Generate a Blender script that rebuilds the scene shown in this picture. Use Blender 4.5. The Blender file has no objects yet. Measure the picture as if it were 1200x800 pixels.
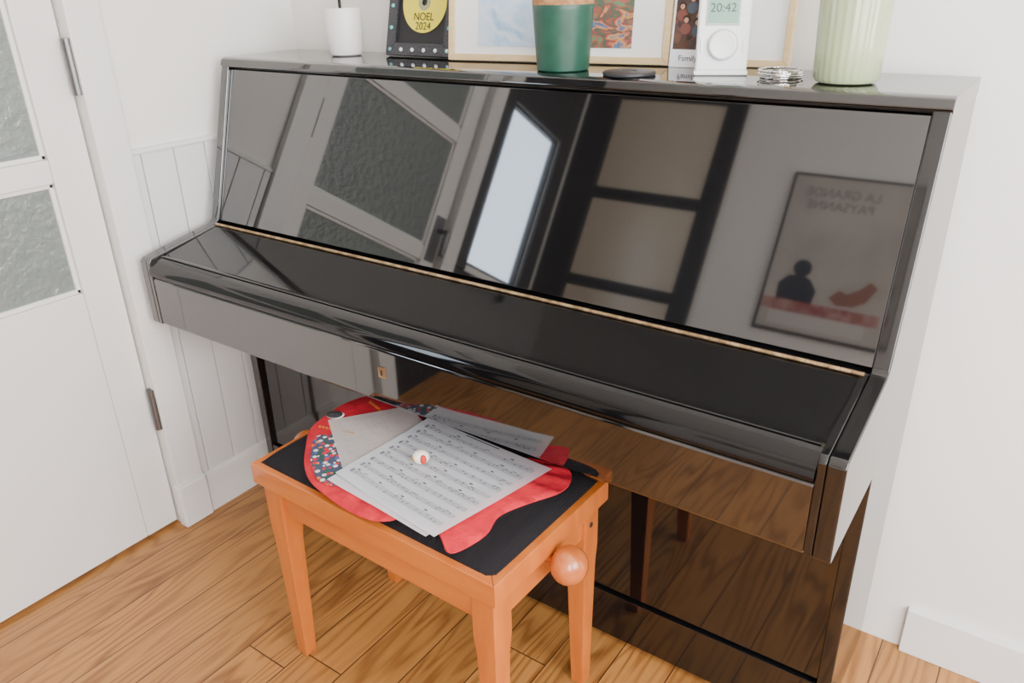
import bpy, bmesh, math, random
from mathutils import Vector, Matrix
random.seed(4)
S=bpy.context.scene
COL=S.collection

# ------------------------------------------------------------------ helpers
def srgb(r,g,b):
    f=lambda c:(c/255/12.92) if c/255<=.04045 else ((c/255+.055)/1.055)**2.4
    return (f(r),f(g),f(b),1)
def mat(name,col=(.5,.5,.5,1),rough=.5,metal=0,ior=1.5,coat=0,noise=None,bump=None,trans=0,alpha=1,emis=None):
    m=bpy.data.materials.new(name); m.use_nodes=True
    nt=m.node_tree; N=nt.nodes; L=nt.links; p=N['Principled BSDF']
    p.inputs['Base Color'].default_value=col; p.inputs['Roughness'].default_value=rough
    p.inputs['Metallic'].default_value=metal; p.inputs['IOR'].default_value=ior
    p.inputs['Coat Weight'].default_value=coat; p.inputs['Coat Roughness'].default_value=.05
    p.inputs['Transmission Weight'].default_value=trans; p.inputs['Alpha'].default_value=alpha
    if emis: p.inputs['Emission Color'].default_value=emis[0]; p.inputs['Emission Strength'].default_value=emis[1]
    tc=N.new('ShaderNodeTexCoord')
    def mp(st):
        q=N.new('ShaderNodeMapping'); q.inputs['Scale'].default_value=st; L.new(tc.outputs['Object'],q.inputs[0]); return q.outputs[0]
    if noise:
        n=N.new('ShaderNodeTexNoise'); n.inputs['Scale'].default_value=noise[0]; n.inputs['Detail'].default_value=6
        L.new(mp(noise[2] if len(noise)>2 else (1,1,1)),n.inputs['Vector'])
        r=N.new('ShaderNodeValToRGB'); r.color_ramp.elements[0].position=.35; r.color_ramp.elements[1].position=.65
        r.color_ramp.elements[0].color=col; r.color_ramp.elements[1].color=noise[1]
        L.new(n.outputs['Fac'],r.inputs[0]); L.new(r.outputs[0],p.inputs['Base Color'])
    if bump:
        n=N.new('ShaderNodeTexNoise'); n.inputs['Scale'].default_value=bump[0]; n.inputs['Detail'].default_value=3
        L.new(mp(bump[3] if len(bump)>3 else (1,1,1)),n.inputs['Vector'])
        b=N.new('ShaderNodeBump'); b.inputs['Strength'].default_value=bump[1]; b.inputs['Distance'].default_value=bump[2]
        L.new(n.outputs['Fac'],b.inputs['Height']); L.new(b.outputs[0],p.inputs['Normal'])
    return m
def finish(bm,name,m,parent=None,smooth=False,ang=35,wn=False):
    bmesh.ops.recalc_face_normals(bm,faces=bm.faces)
    me=bpy.data.meshes.new(name); bm.to_mesh(me); bm.free()
    o=bpy.data.objects.new(name,me); COL.objects.link(o)
    if m is not None: me.materials.append(m)
    if smooth:
        for f in me.polygons: f.use_smooth=True
        try: me.set_sharp_from_angle(angle=math.radians(ang))
        except Exception: pass
        if wn:
            q=o.modifiers.new('weighted','WEIGHTED_NORMAL'); q.keep_sharp=True; q.weight=100
    if parent is not None: o.parent=parent
    return o
def bevel(bm,w,seg=2,ang=30):
    if w<=0: return
    es=[e for e in bm.edges if len(e.link_faces)==2 and e.calc_face_angle(0)>math.radians(ang)]
    bmesh.ops.bevel(bm,geom=es,offset=w,segments=seg,affect='EDGES',profile=.5,clamp_overlap=True)
def box(name,a,b,m,parent=None,bv=.002,seg=2):
    bm=bmesh.new(); bmesh.ops.create_cube(bm,size=1)
    for v in bm.verts:
        v.co=Vector([(a[i]+b[i])/2+v.co[i]*(b[i]-a[i]) for i in range(3)])
    bevel(bm,bv,seg)
    return finish(bm,name,m,parent,smooth=bv>0,wn=True)
def prism(name,pts,x0,x1,m,parent=None,bv=.002,seg=2,axis='x'):
    bm=bmesh.new()
    def P(x,p): return (x,p[0],p[1]) if axis=='x' else ((p[0],x,p[1]) if axis=='y' else (p[0],p[1],x))
    A=[bm.verts.new(P(x0,p)) for p in pts]; B=[bm.verts.new(P(x1,p)) for p in pts]
    bm.faces.new(A); bm.faces.new(B)
    n=len(pts)
    for i in range(n): bm.faces.new((A[i],A[(i+1)%n],B[(i+1)%n],B[i]))
    bmesh.ops.recalc_face_normals(bm,faces=bm.faces)
    bevel(bm,bv,seg)
    return finish(bm,name,m,parent,smooth=True,wn=True)
def lathe(name,prof,m,parent=None,seg=64,loc=(0,0,0),ribs=0,ribd=0,close=True):
    bm=bmesh.new(); rings=[]
    for r,z in prof:
        ring=[]
        for i in range(seg):
            a=2*math.pi*i/seg; rr=r*(1+(ribd*math.cos(a*ribs) if ribs else 0))
            ring.append(bm.verts.new((loc[0]+rr*math.cos(a),loc[1]+rr*math.sin(a),loc[2]+z)))
        rings.append(ring)
    for k in range(len(rings)-1):
        for i in range(seg):
            j=(i+1)%seg; bm.faces.new((rings[k][i],rings[k][j],rings[k+1][j],rings[k+1][i]))
    if close:
        bm.faces.new(rings[0]); bm.faces.new(rings[-1])
    return finish(bm,name,m,parent,smooth=True)
def empty(name,loc=(0,0,0),rot=(0,0,0)):
    e=bpy.data.objects.new(name,None); e.empty_display_size=.05; e.location=loc; e.rotation_euler=rot; COL.objects.link(e); return e
def text(name,body,size,m,parent,loc,rot=(math.pi/2,0,0),ext=.0003):
    c=bpy.data.curves.new(name,'FONT'); c.body=body; c.size=size; c.align_x='CENTER'; c.align_y='CENTER'; c.extrude=ext
    c.materials.append(m); o=bpy.data.objects.new(name,c); o.location=loc; o.rotation_euler=rot; COL.objects.link(o); o.parent=parent; return o
def cyl(name,p0,p1,r,m,parent=None,seg=32,bv=0):
    p0=Vector(p0);p1=Vector(p1); d=p1-p0
    bm=bmesh.new(); bmesh.ops.create_cone(bm,cap_ends=True,segments=seg,radius1=r,radius2=r,depth=d.length)
    q=d.to_track_quat('Z','Y').to_matrix().to_4x4()
    bmesh.ops.transform(bm,matrix=Matrix.Translation((p0+p1)/2)@q,verts=bm.verts)
    if bv: bevel(bm,bv,3,50)
    return finish(bm,name,m,parent,smooth=True)

# ------------------------------------------------------------------ materials
M_lac=mat('piano_lacquer',(.0045,.0045,.005,1),.035,ior=2.1)
M_side=mat('piano_side_lacquer',(.0045,.0045,.005,1),.06,ior=1.7)
M_low=mat('piano_lower_lacquer',(.004,.004,.0045,1),.05,ior=1.75)
M_lid=mat('piano_lid_lacquer',(.003,.003,.0035,1),.06,ior=1.48,bump=(300,.02,.0005))
M_lacin=mat('piano_inner_black',(.008,.008,.008,1),.3)
M_brass=mat('aged_brass',srgb(206,178,138),.4,1,noise=(60,srgb(150,122,90)))
M_wall=mat('white_plaster',srgb(236,234,230),.85,bump=(60,.15,.002))
M_wain=mat('white_painted_panelling',srgb(222,222,222),.45,bump=(30,.1,.002,(1,1,.2)))
M_trim=mat('white_gloss_paint',srgb(230,229,227),.35)
M_ceil=mat('ceiling_white',srgb(238,236,232),.9)
M_stool=mat('beech_varnish',srgb(202,114,46),.3,coat=.4,noise=(6,srgb(188,98,36),(6,6,1)))
M_stoolx=mat('beech_varnish_x',srgb(202,114,46),.3,coat=.4,noise=(6,srgb(188,98,36),(1,6,6)))
M_knob=mat('knob_varnish',srgb(192,106,50),.25,coat=.5,noise=(20,srgb(176,90,40),(1,3,1)))
M_dark=mat('dark_frame_paint',srgb(36,35,36),.5)
M_ink=mat('ink',(.01,.01,.015,1),.7)
M_ink2=mat('print_ink',srgb(70,70,84),.8)
M_pap=mat('paper_white',srgb(246,247,252),.7)
M_pap2=mat('paper_aged',srgb(238,232,228),.7,noise=(8,srgb(230,222,218)))
M_red=mat('red_cotton',srgb(208,20,46),.85,noise=(25,srgb(186,12,36)),bump=(60,.8,.004))

def corduroy():
    m=bpy.data.materials.new('black_corduroy'); m.use_nodes=True; N=m.node_tree.nodes; L=m.node_tree.links; p=N['Principled BSDF']
    p.inputs['Base Color'].default_value=(.012,.011,.013,1); p.inputs['Roughness'].default_value=1.0
    p.inputs['Specular IOR Level'].default_value=.2
    tc=N.new('ShaderNodeTexCoord'); w=N.new('ShaderNodeTexWave'); w.inputs['Scale'].default_value=90; w.bands_direction='X'
    L.new(tc.outputs['Object'],w.inputs['Vector']); b=N.new('ShaderNodeBump'); b.inputs['Strength'].default_value=.5; b.inputs['Distance'].default_value=.001
    L.new(w.outputs['Fac'],b.inputs['Height']); L.new(b.outputs[0],p.inputs['Normal']); return m
M_cord=corduroy()

def floor_mat():
    m=bpy.data.materials.new('pine_floorboards'); m.use_nodes=True; N=m.node_tree.nodes; L=m.node_tree.links; p=N['Principled BSDF']
    tc=N.new('ShaderNodeTexCoord'); sp=N.new('ShaderNodeSeparateXYZ'); L.new(tc.outputs['Object'],sp.inputs[0])
    def math_(op,a,b=None,c=None):
        n=N.new('ShaderNodeMath'); n.operation=op
        for i,v in enumerate((a,b,c)):
            if v is None: continue
            if isinstance(v,(int,float)): n.inputs[i].default_value=v
            else: L.new(v,n.inputs[i])
        return n.outputs[0]
    W=.112
    xs=math_('DIVIDE',sp.outputs[0],W); idx=math_('FLOOR',xs); fr=math_('SUBTRACT',xs,idx)
    off=math_('MULTIPLY',math_('FRACT',math_('MULTIPLY',math_('SINE',math_('MULTIPLY',idx,12.9898)),43758.5)),2.3)
    ys=math_('DIVIDE',math_('ADD',sp.outputs[1],off),2.3); iy=math_('FLOOR',ys); fy=math_('SUBTRACT',ys,iy)
    cmb=N.new('ShaderNodeCombineXYZ'); L.new(idx,cmb.inputs[0]); L.new(iy,cmb.inputs[1])
    wn=N.new('ShaderNodeTexWhiteNoise'); wn.noise_dimensions='2D'; L.new(cmb.outputs[0],wn.inputs['Vector'])
    cm2=N.new('ShaderNodeCombineXYZ')
    L.new(math_('ADD',sp.outputs[0],math_('MULTIPLY',wn.outputs['Value'],7.0)),cm2.inputs[0])
    L.new(math_('MULTIPLY',sp.outputs[1],.12),cm2.inputs[1]); L.new(math_('MULTIPLY',idx,3.7),cm2.inputs[2])
    n1=N.new('ShaderNodeTexNoise'); n1.inputs['Scale'].default_value=8; n1.inputs['Detail'].default_value=2; n1.inputs['Distortion'].default_value=.3
    L.new(cm2.outputs[0],n1.inputs['Vector'])
    rings=math_('SINE',math_('MULTIPLY',n1.outputs['Fac'],100.0))
    rings=math_('MULTIPLY_ADD',rings,.5,.5)
    cm3=N.new('ShaderNodeCombineXYZ'); L.new(sp.outputs[0],cm3.inputs[0]); L.new(math_('MULTIPLY',sp.outputs[1],.05),cm3.inputs[1])
    n2=N.new('ShaderNodeTexNoise'); n2.inputs['Scale'].default_value=160; n2.inputs['Detail'].default_value=4
    L.new(cm3.outputs[0],n2.inputs['Vector'])
    n3=N.new('ShaderNodeTexNoise'); n3.inputs['Scale'].default_value=2.6; L.new(tc.outputs['Object'],n3.inputs['Vector'])
    amp=math_('MULTIPLY',math_('POWER',n3.outputs['Fac'],1.5),.92)
    g=math_('ADD',math_('MULTIPLY',math_('POWER',rings,2.5),amp),math_('MULTIPLY',n2.outputs['Fac'],.55))
    ramp=N.new('ShaderNodeValToRGB'); e=ramp.color_ramp.elements
    e[0].position=.15; e[0].color=srgb(190,133,70); e[1].position=.9; e[1].color=srgb(116,67,28)
    L.new(g,ramp.inputs[0])
    hs=N.new('ShaderNodeHueSaturation'); L.new(ramp.outputs[0],hs.inputs['Color'])
    L.new(math_('MULTIPLY_ADD',wn.outputs['Value'],.24,.78),hs.inputs['Value']); hs.inputs['Saturation'].default_value=1.0
    d=math_('MINIMUM',fr,math_('SUBTRACT',1.0,fr)); seam=math_('LESS_THAN',d,.012)
    d2=math_('LESS_THAN',math_('MINIMUM',fy,math_('SUBTRACT',1.0,fy)),.0006); seam=math_('MAXIMUM',seam,d2)
    mx=N.new('ShaderNodeMix'); mx.data_type='RGBA'; L.new(seam,mx.inputs['Factor']); L.new(hs.outputs[0],mx.inputs['A']); mx.inputs['B'].default_value=srgb(70,40,20)
    L.new(mx.outputs['Result'],p.inputs['Base Color']); p.inputs['Roughness'].default_value=.36; p.inputs['Coat Weight'].default_value=.2; p.inputs['Coat Roughness'].default_value=.25
    b=N.new('ShaderNodeBump'); b.inputs['Strength'].default_value=.2; b.inputs['Distance'].default_value=.002
    L.new(math_('SUBTRACT',math_('MULTIPLY',g,-.2),seam),b.inputs['Height']); L.new(b.outputs[0],p.inputs['Normal'])
    return m
M_floor=floor_mat()

# ------------------------------------------------------------------ room shell
XL=-.05; XR=3.3; YB=.03; YF=-2.2; ZC=2.5; YA=-1.87; XA=-.6
box('floor',(XA-.1,YF-.1,-.05),(XR+.1,YB+.1,0),M_floor,bv=0)
box('ceiling',(XA-.1,YF-.1,ZC),(XR+.1,YB+.1,ZC+.05),M_ceil,bv=0)
box('wall_back',(XL-.1,YB,0),(XR+.1,YB+.1,ZC),M_wall,bv=0)
box('wall_alcove',(XA-.1,YF-.1,0),(XA,YA,ZC),M_wall,bv=0)
box('wall_return',(XA-.1,YA,0),(XL-.1,YA+.08,ZC),M_wall,bv=0)
def wall_with_holes(name,axis,c0,c1,u0,u1,holes,m):
    us=sorted({u0,u1,*[h[0] for h in holes],*[h[1] for h in holes]}); zs=sorted({0,ZC,*[h[2] for h in holes],*[h[3] for h in holes]})
    bm=bmesh.new()
    for i in range(len(us)-1):
        for j in range(len(zs)-1):
            um=(us[i]+us[i+1])/2; zm=(zs[j]+zs[j+1])/2
            if any(h[0]<um<h[1] and h[2]<zm<h[3] for h in holes): continue
            a=(c0,us[i],zs[j]) if axis=='x' else (us[i],c0,zs[j]); b=(c1,us[i+1],zs[j+1]) if axis=='x' else (us[i+1],c1,zs[j+1])
            r=bmesh.ops.create_cube(bm,size=1)
            for v in r['verts']: v.co=Vector([(a[k]+b[k])/2+v.co[k]*(b[k]-a[k]) for k in range(3)])
    bmesh.ops.remove_doubles(bm,verts=bm.verts,dist=1e-5)
    return finish(bm,name,m)
DOOR=(-1.27,-.56,0,2.08); SLIT=(-1.785,-1.415,.98,1.61)
wall_with_holes('wall_left','x',XL-.1,XL,YA,YB+.1,[DOOR,SLIT],M_wall)
W1=(-1.85,-.55,.85,2.25)
wall_with_holes('wall_right','x',XR,XR+.1,YF-.1,YB+.1,[W1],M_wall)
W2=(2.1,3.1,.85,2.25); D2=(-.24,.50,0,2.25)
wall_with_holes('wall_front','y',YF-.1,YF,XA-.1,XR+.1,[W2,D2],M_wall)

bm=bmesh.new(); y=YB; k=0
while y>-.485:
    y1=max(y-.082,-.485)
    r=bmesh.ops.create_cube(bm,size=1)
    a=(XL,y1+.0012,.0); b=(XL+.010,y-.0012,.955)
    for v in r['verts']: v.co=Vector([(a[i]+b[i])/2+v.co[i]*(b[i]-a[i]) for i in range(3)])
    y=y1
bevel(bm,.002,2)
finish(bm,'trim_1',M_wain,smooth=True,wn=True)
prism('trim_2',[(XL,.955),(XL+.012,.955),(XL+.013,.960),(XL+.010,.966),(XL,.968)],-.485,YB,M_wain,bv=.001,axis='y')
prism('baseboard_left',[(XL+.010,0),(XL+.024,0),(XL+.024,.095),(XL+.018,.112),(XL+.010,.116)],-.485,YB,M_trim,bv=.001,axis='y')
box('baseboard_back',(1.6,YB-.016,0),(XR,YB,.11),M_trim,bv=.003)
bm=bmesh.new()
for (y0,y1,z1) in ((-1.415,-1.34,.955),(-1.785,-1.415,.955),(YA,-1.785,.955)):
    n=max(1,round((y1-y0)/.082)); 
    for i in range(n):
        r=bmesh.ops.create_cube(bm,size=1); a=(XL,y0+(y1-y0)*i/n+.001,0); b=(XL+.01,y0+(y1-y0)*(i+1)/n-.001,z1)
        for v in r['verts']: v.co=Vector([(a[q]+b[q])/2+v.co[q]*(b[q]-a[q]) for q in range(3)])
finish(bm,'trim_3',M_dark)
box('trim_4',(XL,-.562,.0),(XL+.022,-.487,2.15),M_trim,bv=.004)
box('trim_5',(XL,-1.34,.0),(XL+.022,-1.268,2.15),M_trim,bv=.004)
box('trim_6',(XL,-1.34,2.08),(XL+.022,-.487,2.155),M_trim,bv=.004)
box('trim_7',(XL+.001,-.568,.0),(XL+.034,-.484,.125),M_trim,bv=.006,seg=3)

M_glass=mat('cathedral_glass',srgb(124,133,130),.10,bump=(48,1.0,.006))
M_glass2=mat('hammered_glass',srgb(222,210,190),.25,bump=(28,.6,.004))
def glazed_door(name,axis,c,u0,u1,z1,rails,m,g,stile=(.09,.09),th=.035):
    E=empty(name)
    def bb(n,ua,ub,za,zb,mm,d=0,bv=.003):
        a=(c-th/2+d,ua,za) if axis=='x' else (ua,c-th/2+d,za); b=(c+th/2-d,ub,zb) if axis=='x' else (ub,c+th/2-d,zb)
        return box(n,a,b,mm,E,bv)
    s0,s1=stile
    bb('stile_1',u0,u0+s0,.01,z1,m); bb('stile_2',u1-s1,u1,.01,z1,m)
    zs=[.01]+[z for r in rails for z in r]+[z1]
    for i in range(0,len(zs),2):
        bb('rail_%d'%(i//2+1),u0+s0,u1-s1,zs[i],zs[i+1],m,.001)
    for i,(a,b) in enumerate(rails):
        bb('pane_%d'%(i+1),u0+s0,u1-s1,a,b,g,.014,0)
        w=.010
        for q,(ua,ub,za,zb) in enumerate(((u0+s0,u0+s0+w,a,b),(u1-s1-w,u1-s1,a,b),(u0+s0,u1-s1,a,a+w),(u0+s0,u1-s1,b-w,b))):
            bb('bead_%d_%d'%(i,q),ua,ub,za,zb,m,.008,.002)
    return E
d1=glazed_door('door_1','x',XL-.03,-1.265,-.565,2.075,[(.68,.925),(.975,1.345),(1.395,1.86)],M_trim,M_glass,stile=(.075,.085))
M_steel=mat('brushed_steel',(.2,.2,.21,1),.4,1)
for z in (.35,1.15,1.8): cyl('hinge',(XL+.006,-.565,z-.055),(XL+.006,-.565,z+.055),.010,M_steel,d1)
box('lock_plate',(XL-.013,-1.25,.93),(XL-.004,-1.205,1.09),M_steel,d1,.002)
cyl('handle_neck',(XL-.012,-1.228,1.04),(XL+.035,-1.228,1.04),.008,M_steel,d1)
cyl('handle_lever',(XL+.035,-1.228,1.045),(XL+.035,-1.228,.955),.009,M_steel,d1,bv=.004)
d2=glazed_door('door_2','y',YF-.03,D2[0],D2[1],2.245,[(.30,.72),(.77,1.135),(1.165,1.545),(1.58,2.02)],M_dark,M_glass2,stile=(.155,.065))
box('trim_8',(D2[1],YF,0),(D2[1]+.03,YF+.02,2.3),M_dark,bv=.003)
def window(name,axis,c,u0,u1,z0,z1,m,nu=1,nz=1,fw=.045,th=.05):
    E=empty(name)
    def bb(n,ua,ub,za,zb):
        a=(c-th/2,ua,za) if axis=='x' else (ua,c-th/2,za); b=(c+th/2,ub,zb) if axis=='x' else (ub,c+th/2,zb); return box(n,a,b,m,E,.003)
    bb('jamb_1',u0,u0+fw,z0,z1); bb('jamb_2',u1-fw,u1,z0,z1); bb('sill',u0,u1,z0,z0+fw); bb('head',u0,u1,z1-fw,z1)
    for i in range(1,nu):
        u=u0+(u1-u0)*i/nu; bb('mullion_%d'%i,u-.03,u+.03,z0,z1)
    for i in range(1,nz):
        z=z0+(z1-z0)*i/nz; bb('transom_%d'%i,u0,u1,z-.015,z+.015)
    return E
window('window_1','x',XL-.02,SLIT[0],SLIT[1],SLIT[2],SLIT[3],M_dark,fw=.012,th=.03)
box('trim_9',(XL,-1.415,.956),(XL+.012,-1.34,2.3),M_dark,bv=.002)
box('trim_10',(XL,YA,.956),(XL+.012,-1.785,2.3),M_dark,bv=.002)
box('trim_11',(XL,-1.785,1.61),(XL+.012,-1.415,2.3),M_dark,bv=.002)
window('window_2','x',XR+.05,W1[0],W1[1],W1[2],W1[3],M_trim,2,1)
window('window_3','y',YF-.05,W2[0],W2[1],W2[2],W2[3],M_trim,2,1)

P=empty('framed_poster',(1.04,YF,1.105))
box('poster_frame',(-.25,.0,0),(.25,.012,.64),M_dark,P,.003)
box('poster_paper',(-.238,.010,.012),(.238,.0135,.628),mat('poster_paper',srgb(200,194,186),.4,noise=(3,srgb(176,170,164))),P,0)
Mr=mat('poster_red',srgb(150,62,62),.5,noise=(25,srgb(190,150,140))); Mb=mat('poster_black',srgb(40,44,58),.5); Mg=mat('poster_grey',srgb(136,132,128),.5)
Mbr=mat('poster_brown',srgb(150,104,86),.5)
box('print_red_table',(-.238,.0135,.085),(.19,.0142,.13),Mr,P,0)
box('print_white_cloth',(-.2,.0137,.03),(.15,.0144,.085),mat('poster_white',srgb(205,200,196),.5),P,0)
# seated figure (head + shoulders) on the poster
lathe('print_head',[(.034,0),(.034,.0006)],Mb,P).matrix_local=Matrix.Translation((-.12,.0136,.26))@Matrix.Rotation(-math.pi/2,4,'X')
bm=bmesh.new(); vs=[bm.verts.new((x,.0141,z)) for x,z in ((-.19,.13),(-.195,.19),(-.165,.225),(-.12,.235),(-.08,.22),(-.05,.18),(-.055,.13))]; bm.faces.new(vs); finish(bm,'print_figure',Mb,P)
bm=bmesh.new(); vs=[bm.verts.new((x,.0141,z)) for x,z in ((.16,.23),(.13,.25),(.10,.215),(.06,.19),(.03,.20),(.0,.165),(.03,.14),(.09,.145),(.13,.17))]; bm.faces.new(vs); finish(bm,'print_rooster',Mbr,P)
text('print_title','LA GRANDE\nPAYSANNE',.05,Mg,P,(-.05,.014,.54),(math.pi/2,0,math.pi))

# ------------------------------------------------------------------ piano
PW=1.527
PI=empty('upright_piano')
side=[(0,.015),(-.300,.015),(-.305,.585),(-.537,.585),(-.541,.592),(-.541,.735),(-.534,.743),(-.352,.7765),(-.341,.785),(-.243,1.122),(-.236,1.131),(0,1.131)]
prism('side_panel_1',side,0,.024,M_lac,PI,.0025,3)
prism('side_panel_2',side,PW-.024,PW,M_side,PI,.0025,3)
arm=[(-.31,.588),(-.541,.588),(-.541,.735),(-.534,.743),(-.352,.7765),(-.31,.7765)]
prism('key_block_1',arm,.0245,.036,M_lac,PI,.002,2)
prism('key_block_2',arm,PW-.036,PW-.0245,M_side,PI,.002,2)
prism('top_lid',[(0,1.118),(-.222,1.118),(-.240,1.120),(-.2445,1.127),(-.240,1.139),(-.231,1.143),(0,1.143)],-.001,PW+.001,M_lac,PI,.0015,2)
prism('upper_panel',[(-.335,.782),(-.2355,1.117),(-.2155,1.117),(-.315,.782)],.0245,PW-.0245,M_lac,PI,.0015,2)
fb=[(-.347,.762),(-.347,.7735),(-.352,.7745),(-.36,.7735),(-.505,.744),(-.522,.739),(-.533,.7335),(-.541,.726),(-.5455,.717),(-.5455,.708),(-.541,.703),(-.52,.703),(-.50,.715)]
prism('fallboard',fb,.0365,PW-.0365,M_lid,PI,0)
prism('fallboard_edge_bead',[(-.503,.7445),(-.509,.7452),(-.513,.7437),(-.509,.742)],.04,PW-.04,M_lid,PI,.0006)
prism('key_slip',[(-.515,.588),(-.537,.588),(-.5395,.592),(-.5395,.694),(-.537,.699),(-.515,.699)],.0365,PW-.0365,M_lac,PI,.001)
box('key_bed',(.0245,-.52,.586),(PW-.0245,-.02,.61),M_lacin,PI,.002)
box('rail_behind_hinge',(.0245,-.349,.70),(PW-.0245,-.31,.7775),M_lac,PI,.001)
bm=bmesh.new(); n=90
for i in range(n):
    r=bmesh.ops.create_cone(bm,cap_ends=True,segments=10,radius1=.0036,radius2=.0036,depth=(PW-.06)/n-.0006)
    bmesh.ops.transform(bm,matrix=Matrix.Translation((.03+(PW-.06)*(i+.5)/n,-.352,.7775))@Matrix.Rotation(math.pi/2,4,'Y'),verts=r['verts'])
finish(bm,'brass_hinge',M_brass,PI,True)
box('lock_plate',(.724,-.5415,.642),(.742,-.5385,.664),M_brass,PI,.002)
box('lock_keyhole',(.7315,-.5425,.647),(.7345,-.541,.658),M_lacin,PI,0)
box('lower_panel',(.0245,-.290,.135),(PW-.0245,-.268,.585),M_low,PI,.002)
box('toe_rail',(.0245,-.298,.018),(PW-.0245,-.262,.131),M_low,PI,.002)
box('bottom_board',(.0245,-.262,.018),(PW-.0245,-.01,.05),M_lacin,PI,.001)
box('back_board',(.0245,-.02,.03),(PW-.0245,-.001,1.118),M_lacin,PI,.001)
for x in (.06,PW-.06):
    for yy in (-.27,-.04): cyl('caster',(x-.012,yy,.0095),(x+.012,yy,.0095),.0095,M_brass,PI)
for i,x in enumerate((.69,.763,.836)):
    prism('pedal_%d'%(i+1),[(x-.008,-.30),(x-.008,-.35),(x-.018,-.375),(x-.018,-.40),(x-.008,-.412),(x+.008,-.412),(x+.018,-.40),(x+.018,-.375),(x+.008,-.35),(x+.008,-.30)],.055,.066,M_brass,PI,.003,3,axis='z')

# ------------------------------------------------------------------ stool
ST=empty('piano_bench',(.53,-.7065,0),(0,0,-.028))
SW,SD,SZ=.58,.336,.478
def rim(name,pts,z0,z1,m):
    bm=bmesh.new(); A=[bm.verts.new((p[0],p[1],z0)) for p in pts]; B=[bm.verts.new((p[0],p[1],z1)) for p in pts]; n=len(pts)
    bm.faces.new(A); bm.faces.new(B)
    for i in range(n): bm.faces.new((A[i],A[(i+1)%n],B[(i+1)%n],B[i]))
    bmesh.ops.recalc_face_normals(bm,faces=bm.faces); bevel(bm,.002,2); return finish(bm,name,m,ST,True,wn=True)
t=.022
rim('top_frame_front',[(0,0),(SW,0),(SW-t,t),(t,t)],.436,SZ,M_stoolx)
rim('top_frame_back',[(t,SD-t),(SW-t,SD-t),(SW,SD),(0,SD)],.436,SZ,M_stoolx)
rim('top_frame_left',[(0,0),(t,t),(t,SD-t),(0,SD)],.436,SZ,M_stool)
rim('top_frame_right',[(SW,0),(SW,SD),(SW-t,SD-t),(SW-t,t)],.436,SZ,M_stool)
def leg(name,cx,cy,sx,sy):
    bm=bmesh.new(); prof=[(0,.028),(.02,.029),(.30,.040),(.34,.046),(.435,.046)]
    rings=[]
    for z,w in prof:
        x0=cx if sx>0 else cx-w; y0=cy if sy>0 else cy-w
        o=(.046-w)*.35
        x0+=o*sx; y0+=o*sy
        rings.append([bm.verts.new(p) for p in ((x0,y0,z),(x0+w,y0,z),(x0+w,y0+w,z),(x0,y0+w,z))])
    bm.faces.new(rings[0]); bm.faces.new(rings[-1])
    for k in range(len(rings)-1):
        for i in range(4):
            j=(i+1)%4; bm.faces.new((rings[k][i],rings[k][j],rings[k+1][j],rings[k+1][i]))
    bmesh.ops.recalc_face_normals(bm,faces=bm.faces); bevel(bm,.003,2,40); return finish(bm,name,M_stool,ST,True,wn=True)
I=.012
leg('leg_1',I,I,1,1); leg('leg_2',SW-I,I,-1,1); leg('leg_3',SW-I,SD-I,-1,-1); leg('leg_4',I,SD-I,1,-1)
box('apron_front',(I+.044,I+.008,.372),(SW-I-.044,I+.028,.437),M_stoolx,ST,.002)
box('apron_back',(I+.044,SD-I-.028,.372),(SW-I-.044,SD-I-.008,.437),M_stoolx,ST,.002)
box('apron_left',(I+.008,I+.044,.372),(I+.028,SD-I-.044,.437),M_stool,ST,.002)
box('apron_right',(SW-I-.028,I+.044,.372),(SW-I-.008,SD-I-.044,.437),M_stool,ST,.002)
for s,x in ((1,SW),(-1,0)):
    cyl('knob_shaft',(x-s*.03,.166,.418),(x+s*.02,.166,.418),.009,M_stool,ST)
    bm=bmesh.new(); bmesh.ops.create_uvsphere(bm,u_segments=40,v_segments=24,radius=.033)
    bmesh.ops.transform(bm,matrix=Matrix.Translation((x+s*.031,.158,.425))@Matrix.Scale(.94,4,(1,0,0)),verts=bm.verts)
    finish(bm,'height_knob',M_knob,ST,True,180)
cyl('screw',(SW-I-.002,SD-.04,.40),(SW-I+.002,SD-.04,.40),.005,M_steel,ST)
bm=bmesh.new(); nx,ny=40,26; x0,x1,y0,y1=t*.55,SW-t*.55,t*.55,SD-t*.55
g=[]
for i in range(nx+1):
    row=[]
    for j in range(ny+1):
        a=i/nx*2-1;b=j/ny*2-1
        h=.020*((1-abs(a)**14)*(1-abs(b)**9))**.5 if abs(a)<1 and abs(b)<1 else 0
        row.append(bm.verts.new((x0+(x1-x0)*i/nx,y0+(y1-y0)*j/ny,.4765+h)))
    g.append(row)
for i in range(nx):
    for j in range(ny): bm.faces.new((g[i][j],g[i+1][j],g[i+1][j+1],g[i][j+1]))
finish(bm,'cushion',M_cord,ST,True,80)

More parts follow.
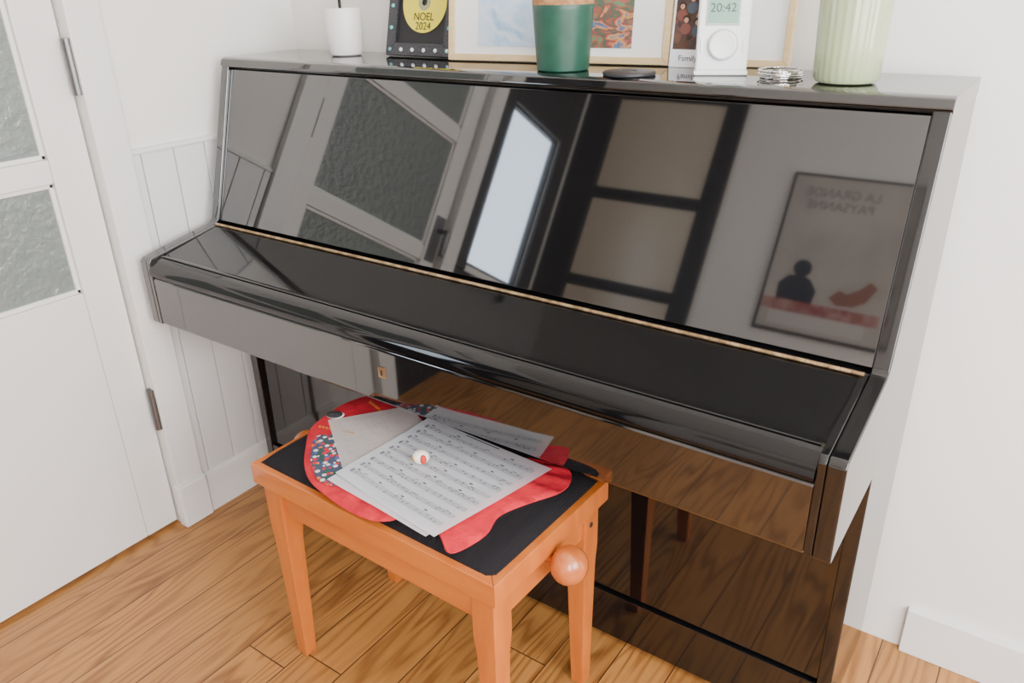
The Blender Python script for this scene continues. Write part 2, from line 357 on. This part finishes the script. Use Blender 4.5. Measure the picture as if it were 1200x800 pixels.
# ------------------------------------------------------------------ red fish cloth on the bench
ZT=.4975
FI=empty('red_fabric_fish')
ol=[(.640,-.402),(.59,-.402),(.555,-.420),(.540,-.48),(.546,-.54),(.562,-.585),(.60,-.628),(.640,-.668),(.69,-.700),(.75,-.716),(.81,-.725),(.862,-.722),(.892,-.702),(.902,-.665),(.925,-.640),(.955,-.640),(.985,-.670),(1.006,-.710),(1.028,-.708),(1.042,-.65),(1.032,-.60),(1.052,-.545),(1.080,-.490),(1.078,-.450),(1.056,-.425),(1.00,-.425),(.94,-.45),(.86,-.465),(.76,-.45),(.70,-.415)]
def catmull(P,k=5):
    o=[];n=len(P)
    for i in range(n):
        p=[Vector(P[(i+d)%n]) for d in (-1,0,1,2)]
        for s in range(k):
            u=s/k; o.append(.5*((2*p[1])+(-p[0]+p[2])*u+(2*p[0]-5*p[1]+4*p[2]-p[3])*u*u+(-p[0]+3*p[1]-3*p[2]+p[3])*u**3))
    return o
oc=catmull(ol,6); cen=Vector((.80,-.565))
bm=bmesh.new(); rings=[]; K=18
for k in range(K):
    s=1-k/K; ring=[]
    for i,p in enumerate(oc):
        q=cen+(p-cen)*s
        h=.0060*(1-(s**9)) 
        pl=0
        if q.x>.95: pl=.0022*math.sin(i*.95+s*3)*min(1,(q.x-.95)/.03)
        elif p.y<-.66 and q.y<-.66: pl=.0018*math.sin(i*.95+s*4)*min(1,(-.66-q.y)/.02)
        h+=pl+.0008*math.sin(q.x*55)*math.cos(q.y*60)
        ring.append(bm.verts.new((q.x,q.y,ZT+max(h,.0))))
    rings.append(ring)
base=[bm.verts.new((p.x,p.y,ZT-.002)) for p in oc]
c=bm.verts.new((cen.x,cen.y,ZT+.006)); n=len(oc)
for i in range(n):
    j=(i+1)%n
    bm.faces.new((base[i],base[j],rings[0][j],rings[0][i]))
    for k in range(K-1): bm.faces.new((rings[k][i],rings[k][j],rings[k+1][j],rings[k+1][i]))
    bm.faces.new((rings[-1][i],rings[-1][j],c))
finish(bm,'fish_body',M_red,FI,True,80)
def floral():
    m=bpy.data.materials.new('floral_print'); m.use_nodes=True; N=m.node_tree.nodes; L=m.node_tree.links; p=N['Principled BSDF']; p.inputs['Roughness'].default_value=.85
    tc=N.new('ShaderNodeTexCoord'); v=N.new('ShaderNodeTexVoronoi'); v.inputs['Scale'].default_value=110; L.new(tc.outputs['Object'],v.inputs['Vector'])
    sep=N.new('ShaderNodeSeparateColor'); L.new(v.outputs['Color'],sep.inputs[0])
    r=N.new('ShaderNodeValToRGB'); r.color_ramp.interpolation='CONSTANT'; els=[(0,(210,200,190)),(.16,(200,20,35)),(.45,(30,80,60)),(.62,(225,225,215)),(.72,(60,90,160)),(.88,(215,120,60))]
    r.color_ramp.elements[0].color=srgb(*els[0][1]); r.color_ramp.elements[1].position=els[1][0]; r.color_ramp.elements[1].color=srgb(*els[1][1])
    for q,cc in els[2:]:
        e=r.color_ramp.elements.new(q); e.color=srgb(*cc)
    L.new(sep.outputs[0],r.inputs[0])
    r2=N.new('ShaderNodeMath'); r2.operation='LESS_THAN'; r2.inputs[1].default_value=.5; L.new(v.outputs['Distance'],r2.inputs[0])
    mx=N.new('ShaderNodeMix'); mx.data_type='RGBA'; L.new(r2.outputs[0],mx.inputs['Factor']); mx.inputs['A'].default_value=srgb(60,70,92); L.new(r.outputs[0],mx.inputs['B'])
    L.new(mx.outputs['Result'],p.inputs['Base Color']); return m
def patch(name,pts,z,th,m,parent,bv=.001):
    return prism(name,pts,z,z+th,m,parent,bv,1,axis='z')
patch('floral_patch',[tuple(q) for q in catmull([(.598,-.600),(.625,-.575),(.665,-.56),(.70,-.575),(.745,-.62),(.760,-.680),(.722,-.700),(.668,-.674),(.625,-.636)],4)],ZT+.0048,.0030,floral(),FI)
M_yel=mat('yellow_stitching',srgb(225,165,50),.7)
def strip(name,path,w,z,m,parent):
    bm=bmesh.new(); L=[];R_=[]
    for i,p in enumerate(path):
        a=Vector(path[max(0,i-1)]);b=Vector(path[min(len(path)-1,i+1)]); d=(b-a).normalized(); nn=Vector((-d.y,d.x))*w
        q=Vector(p); L.append(bm.verts.new((*(q+nn),z))); R_.append(bm.verts.new((*(q-nn),z)))
    for i in range(len(path)-1): bm.faces.new((L[i],L[i+1],R_[i+1],R_[i]))
    return finish(bm,name,m,parent)
strip('rickrack_trim',[(.576+.004*i,-.572+.001*i+.0035*(-1)**i) for i in range(20)],.0013,ZT+.0083,M_yel,FI)
strip('rickrack_trim_2',[(.590+.003*i,-.445-.001*i+.003*(-1)**i) for i in range(18)],.0012,ZT+.0083,M_yel,FI)
M_felt=mat('black_felt',(.02,.02,.022,1),.9); M_whf=mat('white_felt',srgb(225,222,215),.8)
def dome(name,x,y,z,rx,ry,h,m,parent,rot=0):
    bm=bmesh.new(); bmesh.ops.create_uvsphere(bm,u_segments=32,v_segments=16,radius=1)
    bmesh.ops.transform(bm,matrix=Matrix.Translation((x,y,z))@Matrix.Rotation(rot,4,'Z')@Matrix.Diagonal((rx,ry,h,1)),verts=bm.verts)
    return finish(bm,name,m,parent,True,180)

# ------------------------------------------------------------------ sheet music
def sheet(name,c,z,m,staves,seed,curl=.004,ink=M_ink,marg=.06,th=.0010):
    rnd=random.Random(seed); E=empty(name); c=[Vector(q) for q in c]
    def P(u,v,dz=0):
        p=(c[0]*(1-u)+c[1]*u)*(1-v)+(c[3]*(1-u)+c[2]*u)*v
        h=curl*(abs(2*u-1)**3*.5+ (v**4)*.6)+.0008*math.sin(u*7+seed)*math.sin(v*5)
        return (p.x,p.y,z+h+dz)
    bm=bmesh.new(); n=18; G=[[bm.verts.new(P(i/n,j/n)) for j in range(n+1)] for i in range(n+1)]
    for i in range(n):
        for j in range(n): bm.faces.new((G[i][j],G[i+1][j],G[i+1][j+1],G[i][j+1]))
    bmesh.ops.solidify(bm,geom=bm.faces[:],thickness=th)
    finish(bm,'page',m,E,True,60)
    bm=bmesh.new()
    def q(u0,v0,u1,v1,k=1):
        for i in range(k):
            a=u0+(u1-u0)*i/k;b=u0+(u1-u0)*(i+1)/k
            bm.faces.new([bm.verts.new(P(*w,th+.0004)) for w in ((a,v0),(b,v0),(b,v1),(a,v1))])
    if staves:
        H=(1-2*marg)/staves
        q(.35,.022,.62,.032)
        for s in range(staves):
            v0=marg+H*s+H*.36; sp=H*.085
            for l in range(5): q(marg,v0+l*sp,1-marg,v0+l*sp+.0013,10)
            q(marg+.008,v0-.004,marg+.016,v0+4*sp+.004)
            for b in range(5):
                ub=marg+(1-2*marg)*b/4; q(ub-.0008,v0,ub+.001,v0+4*sp)
                if b<4 and rnd.random()<.8:
                    ub+=.03; q(ub,v0-.024,ub+.024,v0-.014)
            u=marg+.05
            while u<1-marg-.02:
                if rnd.random()<.72:
                    vv=v0+rnd.uniform(.3,3.8)*sp
                    q(u-.0045,vv-.0035,u+.0045,vv+.0035); q(u+.0032,vv-.020,u+.0045,vv)
                    if rnd.random()<.3: q(u+.0032,vv-.022,u+.03,vv-.018)
                u+=rnd.uniform(.028,.06)
    else:
        for s in range(20):
            v=marg+.03+s*.042; u=marg+.03
            while u<1-marg:
                w=rnd.uniform(.02,.06)
                if rnd.random()<.45: q(u,v,u+w,v+.004)
                u+=w+.02
        for a,b,cc,d in ((.12,.1,.6,.102),(.12,.1,.122,.5),(.6,.1,.602,.5),(.12,.5,.602,.502)): q(a,b,cc,d)
    finish(bm,'ink',ink,E)
    return E
M_gink=mat('faded_ink',srgb(186,178,176),.8)
sheet('song_sheet',[(.574,-.546),(.672,-.414),(.82,-.490),(.728,-.654)],ZT+.0085,M_pap2,0,3,ink=M_gink,curl=.0015)
dome('eye_white',.576,-.527,ZT+.0120,.018,.014,.0030,M_whf,FI,.5)
dome('eye_black',.577,-.530,ZT+.0150,.0165,.0125,.005,M_felt,FI,.5)
sheet('sheet_music',[(.738,-.462),(1.022,-.480),(.974,-.716),(.728,-.692)],ZT+.0105,M_pap,0,7,curl=.001)
sheet('sheet_music',[(.742,-.435),(1.042,-.455),(.990,-.714),(.731,-.674)],ZT+.0130,M_pap,9,11,curl=.002,ink=M_ink2)
TY=empty('felt_ball_toy')
dome('toy_body',.836,-.566,ZT+.0265,.0155,.014,.0125,mat('cream_felt',srgb(240,234,216),.9,bump=(150,.5,.002)),TY,.4)
dome('toy_red_patch',.8465,-.5715,ZT+.0275,.006,.006,.009,mat('toy_red',srgb(205,50,40),.8),TY)
dome('toy_yellow_patch',.831,-.578,ZT+.0275,.004,.003,.004,mat('toy_yellow',srgb(225,180,60),.8),TY)

# ------------------------------------------------------------------ objects on the piano
H=1.1432
E=empty('white_plant_pot',(.262,-.094,H))
Mw=mat('white_ceramic',srgb(234,232,230),.4)
lathe('pot',[(.030,0),(.035,.003),(.038,.012),(.0405,.05),(.0415,.098),(.0405,.1),(.038,.098),(.037,.05),(.030,.01)],Mw,E)
lathe('soil',[(.0368,.084),(.0368,.086)],mat('soil',(.02,.014,.01,1),.95),E)
cyl('stem',(-.008,.002,.085),(-.014,.006,.19),.0035,mat('dark_stem',(.02,.015,.012,1),.7),E)
M_leaf=mat('dark_leaf',srgb(35,60,30),.5)
for i in range(5):
    a=i*1.26; bm=bmesh.new()
    vs=[bm.verts.new((-.014+math.cos(a)*r-math.sin(a)*w,.006+math.sin(a)*r+math.cos(a)*w,.185+z)) for r,w,z in ((0,0,0),(.03,.014,.02),(.06,.012,.02),(.085,0,.005),(.06,-.012,.02),(.03,-.014,.02))]
    bm.faces.new(vs); finish(bm,'leaf',M_leaf,E)

def picture_frame(name,loc,w,h,b,yaw,lean,mf,mmat,depth=.014):
    E=empty(name,loc,(-lean,0,0)); E.rotation_euler=(Matrix.Rotation(yaw,3,'Z')@Matrix.Rotation(-lean,3,'X')).to_euler()
    E.location.z+=depth*math.sin(lean)+.0003
    def tr(n,pts): return prism(n,pts,0,depth,mf,E,.0015,2,axis='y')
    tr('rail_bottom',[(-w/2,0),(w/2,0),(w/2-b,b),(-w/2+b,b)]); tr('rail_top',[(-w/2,h),(w/2,h),(w/2-b,h-b),(-w/2+b,h-b)])
    tr('rail_left',[(-w/2,0),(-w/2,h),(-w/2+b,h-b),(-w/2+b,b)]); tr('rail_right',[(w/2,0),(w/2,h),(w/2-b,h-b),(w/2-b,b)])
    box('mat_board',(-w/2+b*.8,.006,b*.8),(w/2-b*.8,.011,h-b*.8),mmat,E,0)
    return E
Mbf=mat('black_glitter_frame',(.012,.013,.016,1),.35,noise=(220,(.05,.05,.06,1)))
C=picture_frame('black_cd_frame',(.464,-.082,H),.19,.25,.026,-.02,.24,Mbf,mat('black_card',(.01,.01,.012,1),.6))
Mcd=mat('yellow_cd',srgb(226,210,50),.35)
def disc(name,x,z,y,r,m,parent,r0=0):
    bm=bmesh.new(); n=64; A=[];
    for i in range(n):
        a=2*math.pi*i/n; A.append((math.cos(a),math.sin(a)))
    V=[[bm.verts.new((x+c*rr,yy,z+s*rr)) for c,s in A] for rr,yy in ((r,y),(r,y-.0012),(max(r0,.0001),y-.0012),(max(r0,.0001),y))]
    for k in range(3):
        for i in range(n): j=(i+1)%n; bm.faces.new((V[k][i],V[k][j],V[k+1][j],V[k+1][i]))
    return finish(bm,name,m,parent)
disc('cd',.005,.110,.005,.062,Mcd,C,.008); disc('cd_hub',.005,.110,.0045,.017,mat('cd_hub',srgb(150,150,110),.2),C,.0075)
text('cd_label_noel','NOEL',.022,M_ink,C,(.006,.003,.080),ext=.0001); text('cd_label_year','2024',.022,M_ink,C,(.006,.003,.061),ext=.0001)
M_gem=mat('turquoise_gem',srgb(90,190,190),.1,coat=1); M_gem2=mat('clear_gem',srgb(215,225,230),.08,coat=1)
k=0
for i in range(6):
    for (x,z) in ((-.082,.012+.045*i),(.082,.012+.045*i),(-.082+.033*i,.012)):
        k+=1; dome('gem',x,-.001,z,.0045,.003,.0045,M_gem if k%3 else M_gem2,C)
M_lw=mat('light_oak',srgb(222,196,150),.5,noise=(14,srgb(210,180,132),(1,1,6)))
M_mat=mat('white_mat_board',srgb(234,233,230),.6)
F1=picture_frame('wooden_picture_frame',(.803,-.080,H),.462,.36,.013,.142,.13,M_lw,M_mat)
def print_mat(name,cols,sc,stretch=(1,1,1)):
    m=bpy.data.materials.new(name); m.use_nodes=True; N=m.node_tree.nodes; L=m.node_tree.links; p=N['Principled BSDF']; p.inputs['Roughness'].default_value=.3
    tc=N.new('ShaderNodeTexCoord'); q=N.new('ShaderNodeMapping'); q.inputs['Scale'].default_value=stretch; L.new(tc.outputs['Object'],q.inputs[0])
    n=N.new('ShaderNodeTexNoise'); n.inputs['Scale'].default_value=sc; n.inputs['Detail'].default_value=5; n.inputs['Distortion'].default_value=.6; L.new(q.outputs[0],n.inputs['Vector'])
    r=N.new('ShaderNodeValToRGB'); k=len(cols)
    r.color_ramp.elements[0].position=.32; r.color_ramp.elements[0].color=srgb(*cols[0]); r.color_ramp.elements[1].position=.68; r.color_ramp.elements[1].color=srgb(*cols[-1])
    for i in range(1,k-1):
        e=r.color_ramp.elements.new(.32+.36*i/(k-1)); e.color=srgb(*cols[i])
    L.new(n.outputs['Fac'],r.inputs[0]); L.new(r.outputs[0],p.inputs['Base Color']); return m
box('print_seascape',(-.165,.0045,.028),(-.03,.0058,.33),print_mat('print_sea',[(120,165,206),(200,214,228),(160,192,222),(232,234,236)],9),F1,0)
box('print_painting',(.03,.0045,.028),(.158,.0058,.33),print_mat('print_paint',[(60,110,140),(80,130,90),(160,80,70),(50,100,80),(150,60,70),(190,150,90),(90,90,140),(80,130,150)],26,(1,1,1.6)),F1,0)
F2=picture_frame('wooden_photo_frame',(1.137,-.012,H),.20,.34,.012,.03,.06,M_lw,M_mat)
FC=empty('family_photo_card',(1.070,-.050,H+.0005)); FC.rotation_euler=(Matrix.Rotation(.05,3,'Z')@Matrix.Rotation(-.13,3,'X')).to_euler()
box('card',(-.034,0,0),(.034,.0015,.15),M_pap,FC,0)
box('photo_print',(-.030,-.0006,.030),(.030,.0,.145),print_mat('photo_dark',[(40,30,28),(90,60,45),(60,50,55),(120,80,60)],30),FC,0)
Msk=mat('print_skin',srgb(190,140,112),.5); Mhr=mat('print_hair',srgb(45,28,22),.5)
Mcl=[mat('print_cloth_%d'%i,c_,.5) for i,c_ in enumerate((srgb(120,70,60),srgb(70,80,90),srgb(150,130,110)))]
for i,(x,z) in enumerate(((-.018,.10),(.0,.112),(.018,.098),(-.009,.078),(.012,.074))):
    disc('print_body_%d'%i,x,z-.014,-.0006,.0095,Mcl[i%3],FC)
    disc('print_hair_%d'%i,x,z+.002,-.0009,.0065,Mhr,FC); disc('print_face_%d'%i,x,z,-.0014,.0042,Msk,FC)
text('caption','Family',.014,M_ink2,FC,(0,-.0008,.015),ext=.0001)
G=empty('green_pot',(.882,-.164,H))
lathe('pot',[(.044,0),(.0465,.002),(.047,.006),(.0535,.1),(.0545,.108),(.0535,.110),(.0515,.109),(.046,.01)],mat('dark_green_glaze',srgb(30,78,62),.4,noise=(40,srgb(24,68,54))),G)
lathe('cork_lid',[(.0515,.107),(.054,.109),(.0545,.118),(.053,.121)],mat('cork',srgb(176,128,84),.8,noise=(120,srgb(140,96,60)),bump=(200,.3,.001)),G)
T=empty('thermostat',(1.164,-.132,H),(0,0,.40))
Mth=mat('thermostat_plastic',srgb(238,239,239),.35)
box('stand_foot',(-.043,-.012,0),(.043,.03,.008),Mth,T,.003)
box('body',(-.041,-.010,.006),(.041,.012,.150),Mth,T,.005,3)
box('lcd_bezel',(-.029,-.0115,.076),(.024,-.009,.140),mat('lcd_bezel',srgb(170,185,180),.3),T,.002)
box('lcd',(-.026,-.0122,.080),(.021,-.0112,.137),mat('lcd_green',srgb(118,160,140),.25),T,.001)
text('lcd_time','20:42',.0185,mat('lcd_ink',srgb(40,66,58),.5),T,(-.003,-.0125,.102),ext=.0001)
text('lcd_day','15.6°',.010,bpy.data.materials['lcd_ink'],T,(-.003,-.0125,.124),ext=.0001)
disc('dial_ring',0,.047,-.0095,.0245,mat('dial_ring',srgb(190,194,194),.4),T,.001)
M_dial=mat('dial_white',srgb(240,241,241),.3)
lathe('dial',[(.022,0),(.0215,.008),(.019,.010),(.010,.0085)],M_dial,T).matrix_local=Matrix.Translation((0,-.0105,.047))@Matrix.Rotation(math.pi/2,4,'X')
dome('button_1',-.033,-.0105,.047,.0025,.0015,.012,M_dial,T); dome('button_2',.033,-.0105,.047,.0025,.0015,.012,M_dial,T)
lathe('black_coaster',[(.043,0),(.0445,.002),(.0445,.005),(.042,.0065),(.014,.0065),(.0135,.0055)],mat('coaster_rubber',(.02,.02,.023,1),.45),None,loc=(1.028,-.19,H))
B=empty('silver_bangles'); Msil=mat('silver',(.75,.73,.72,1),.12,1)
for i in range(6):
    bm=bmesh.new(); R0=.031+.0012*math.sin(i*2); r0=.0014; n=56; k=8; ox=.003*math.sin(i*2.3); oy=.003*math.cos(i*1.7); tl=.05*math.sin(i*2)
    V=[]
    for a in range(n):
        A=2*math.pi*a/n; row=[]
        for b in range(k):
            Bn=2*math.pi*b/k; rr=R0+r0*math.cos(Bn)+.0005*math.sin(A*18+i); row.append(bm.verts.new((1.262+ox+rr*math.cos(A),-.128+oy+rr*math.sin(A),H+.0016+i*.0020+r0*math.sin(Bn)+abs(tl)*.02*(1+math.cos(A+i)))))
        V.append(row)
    for a in range(n):
        for b in range(k): bm.faces.new((V[a][b],V[(a+1)%n][b],V[(a+1)%n][(b+1)%k],V[a][(b+1)%k]))
    finish(bm,'bangle_%d'%(i+1),Msil,B,True,180)
lathe('pale_green_ribbed_vase',[(.034,0),(.042,.002),(.0465,.008),(.048,.05),(.050,.12),(.053,.20),(.055,.24),(.0535,.241),(.051,.20),(.044,.02)],mat('celadon_glaze',srgb(166,178,138),.25,coat=.5),None,seg=160,loc=(1.366,-.150,H),ribs=28,ribd=.007)

# ------------------------------------------------------------------ lights
def area(name,loc,rot,sx,sy,pw,col):
    l=bpy.data.lights.new(name,'AREA'); l.shape='RECTANGLE'; l.size=sx; l.size_y=sy; l.energy=pw; l.color=col
    o=bpy.data.objects.new(name,l); o.location=loc; o.rotation_euler=rot; COL.objects.link(o); return o
area('daylight_window_2',(XR+.09,(W1[0]+W1[1])/2,(W1[2]+W1[3])/2),(0,math.pi/2,0),W1[3]-W1[2],W1[1]-W1[0],118,(1,.98,.98))
area('daylight_window_3',((W2[0]+W2[1])/2,YF-.09,(W2[2]+W2[3])/2),(math.pi/2,0,0),W2[1]-W2[0],W2[3]-W2[2],95,(.98,.98,1))
area('daylight_window_1',(XL-.03,(SLIT[0]+SLIT[1])/2,(SLIT[2]+SLIT[3])/2),(0,-math.pi/2,0),SLIT[3]-SLIT[2]-.02,SLIT[1]-SLIT[0]-.02,6.5,(.74,.86,1))
w=bpy.data.worlds.new('world'); S.world=w; w.use_nodes=True; w.node_tree.nodes['Background'].inputs[0].default_value=(.75,.85,1,1); w.node_tree.nodes['Background'].inputs[1].default_value=.6

# ------------------------------------------------------------------ camera
yaw,pitch,roll=.6195,.4315,-.0242
Fh=Vector((-math.sin(yaw),math.cos(yaw),0)); R=Vector((math.cos(yaw),math.sin(yaw),0)); Z=Vector((0,0,1))
fw=math.cos(pitch)*Fh-math.sin(pitch)*Z; up=math.sin(pitch)*Fh+math.cos(pitch)*Z
R2=math.cos(roll)*R+math.sin(roll)*up; U2=-math.sin(roll)*R+math.cos(roll)*up
cd=bpy.data.cameras.new('camera'); cam=bpy.data.objects.new('camera',cd); COL.objects.link(cam)
cd.sensor_width=36; cd.lens=926.45/1200*36; cd.clip_start=.02
mt=Matrix((R2,U2,-fw)).transposed().to_4x4(); mt.translation=Vector((1.6665,-1.4422,1.2964)); cam.matrix_world=mt
S.camera=cam
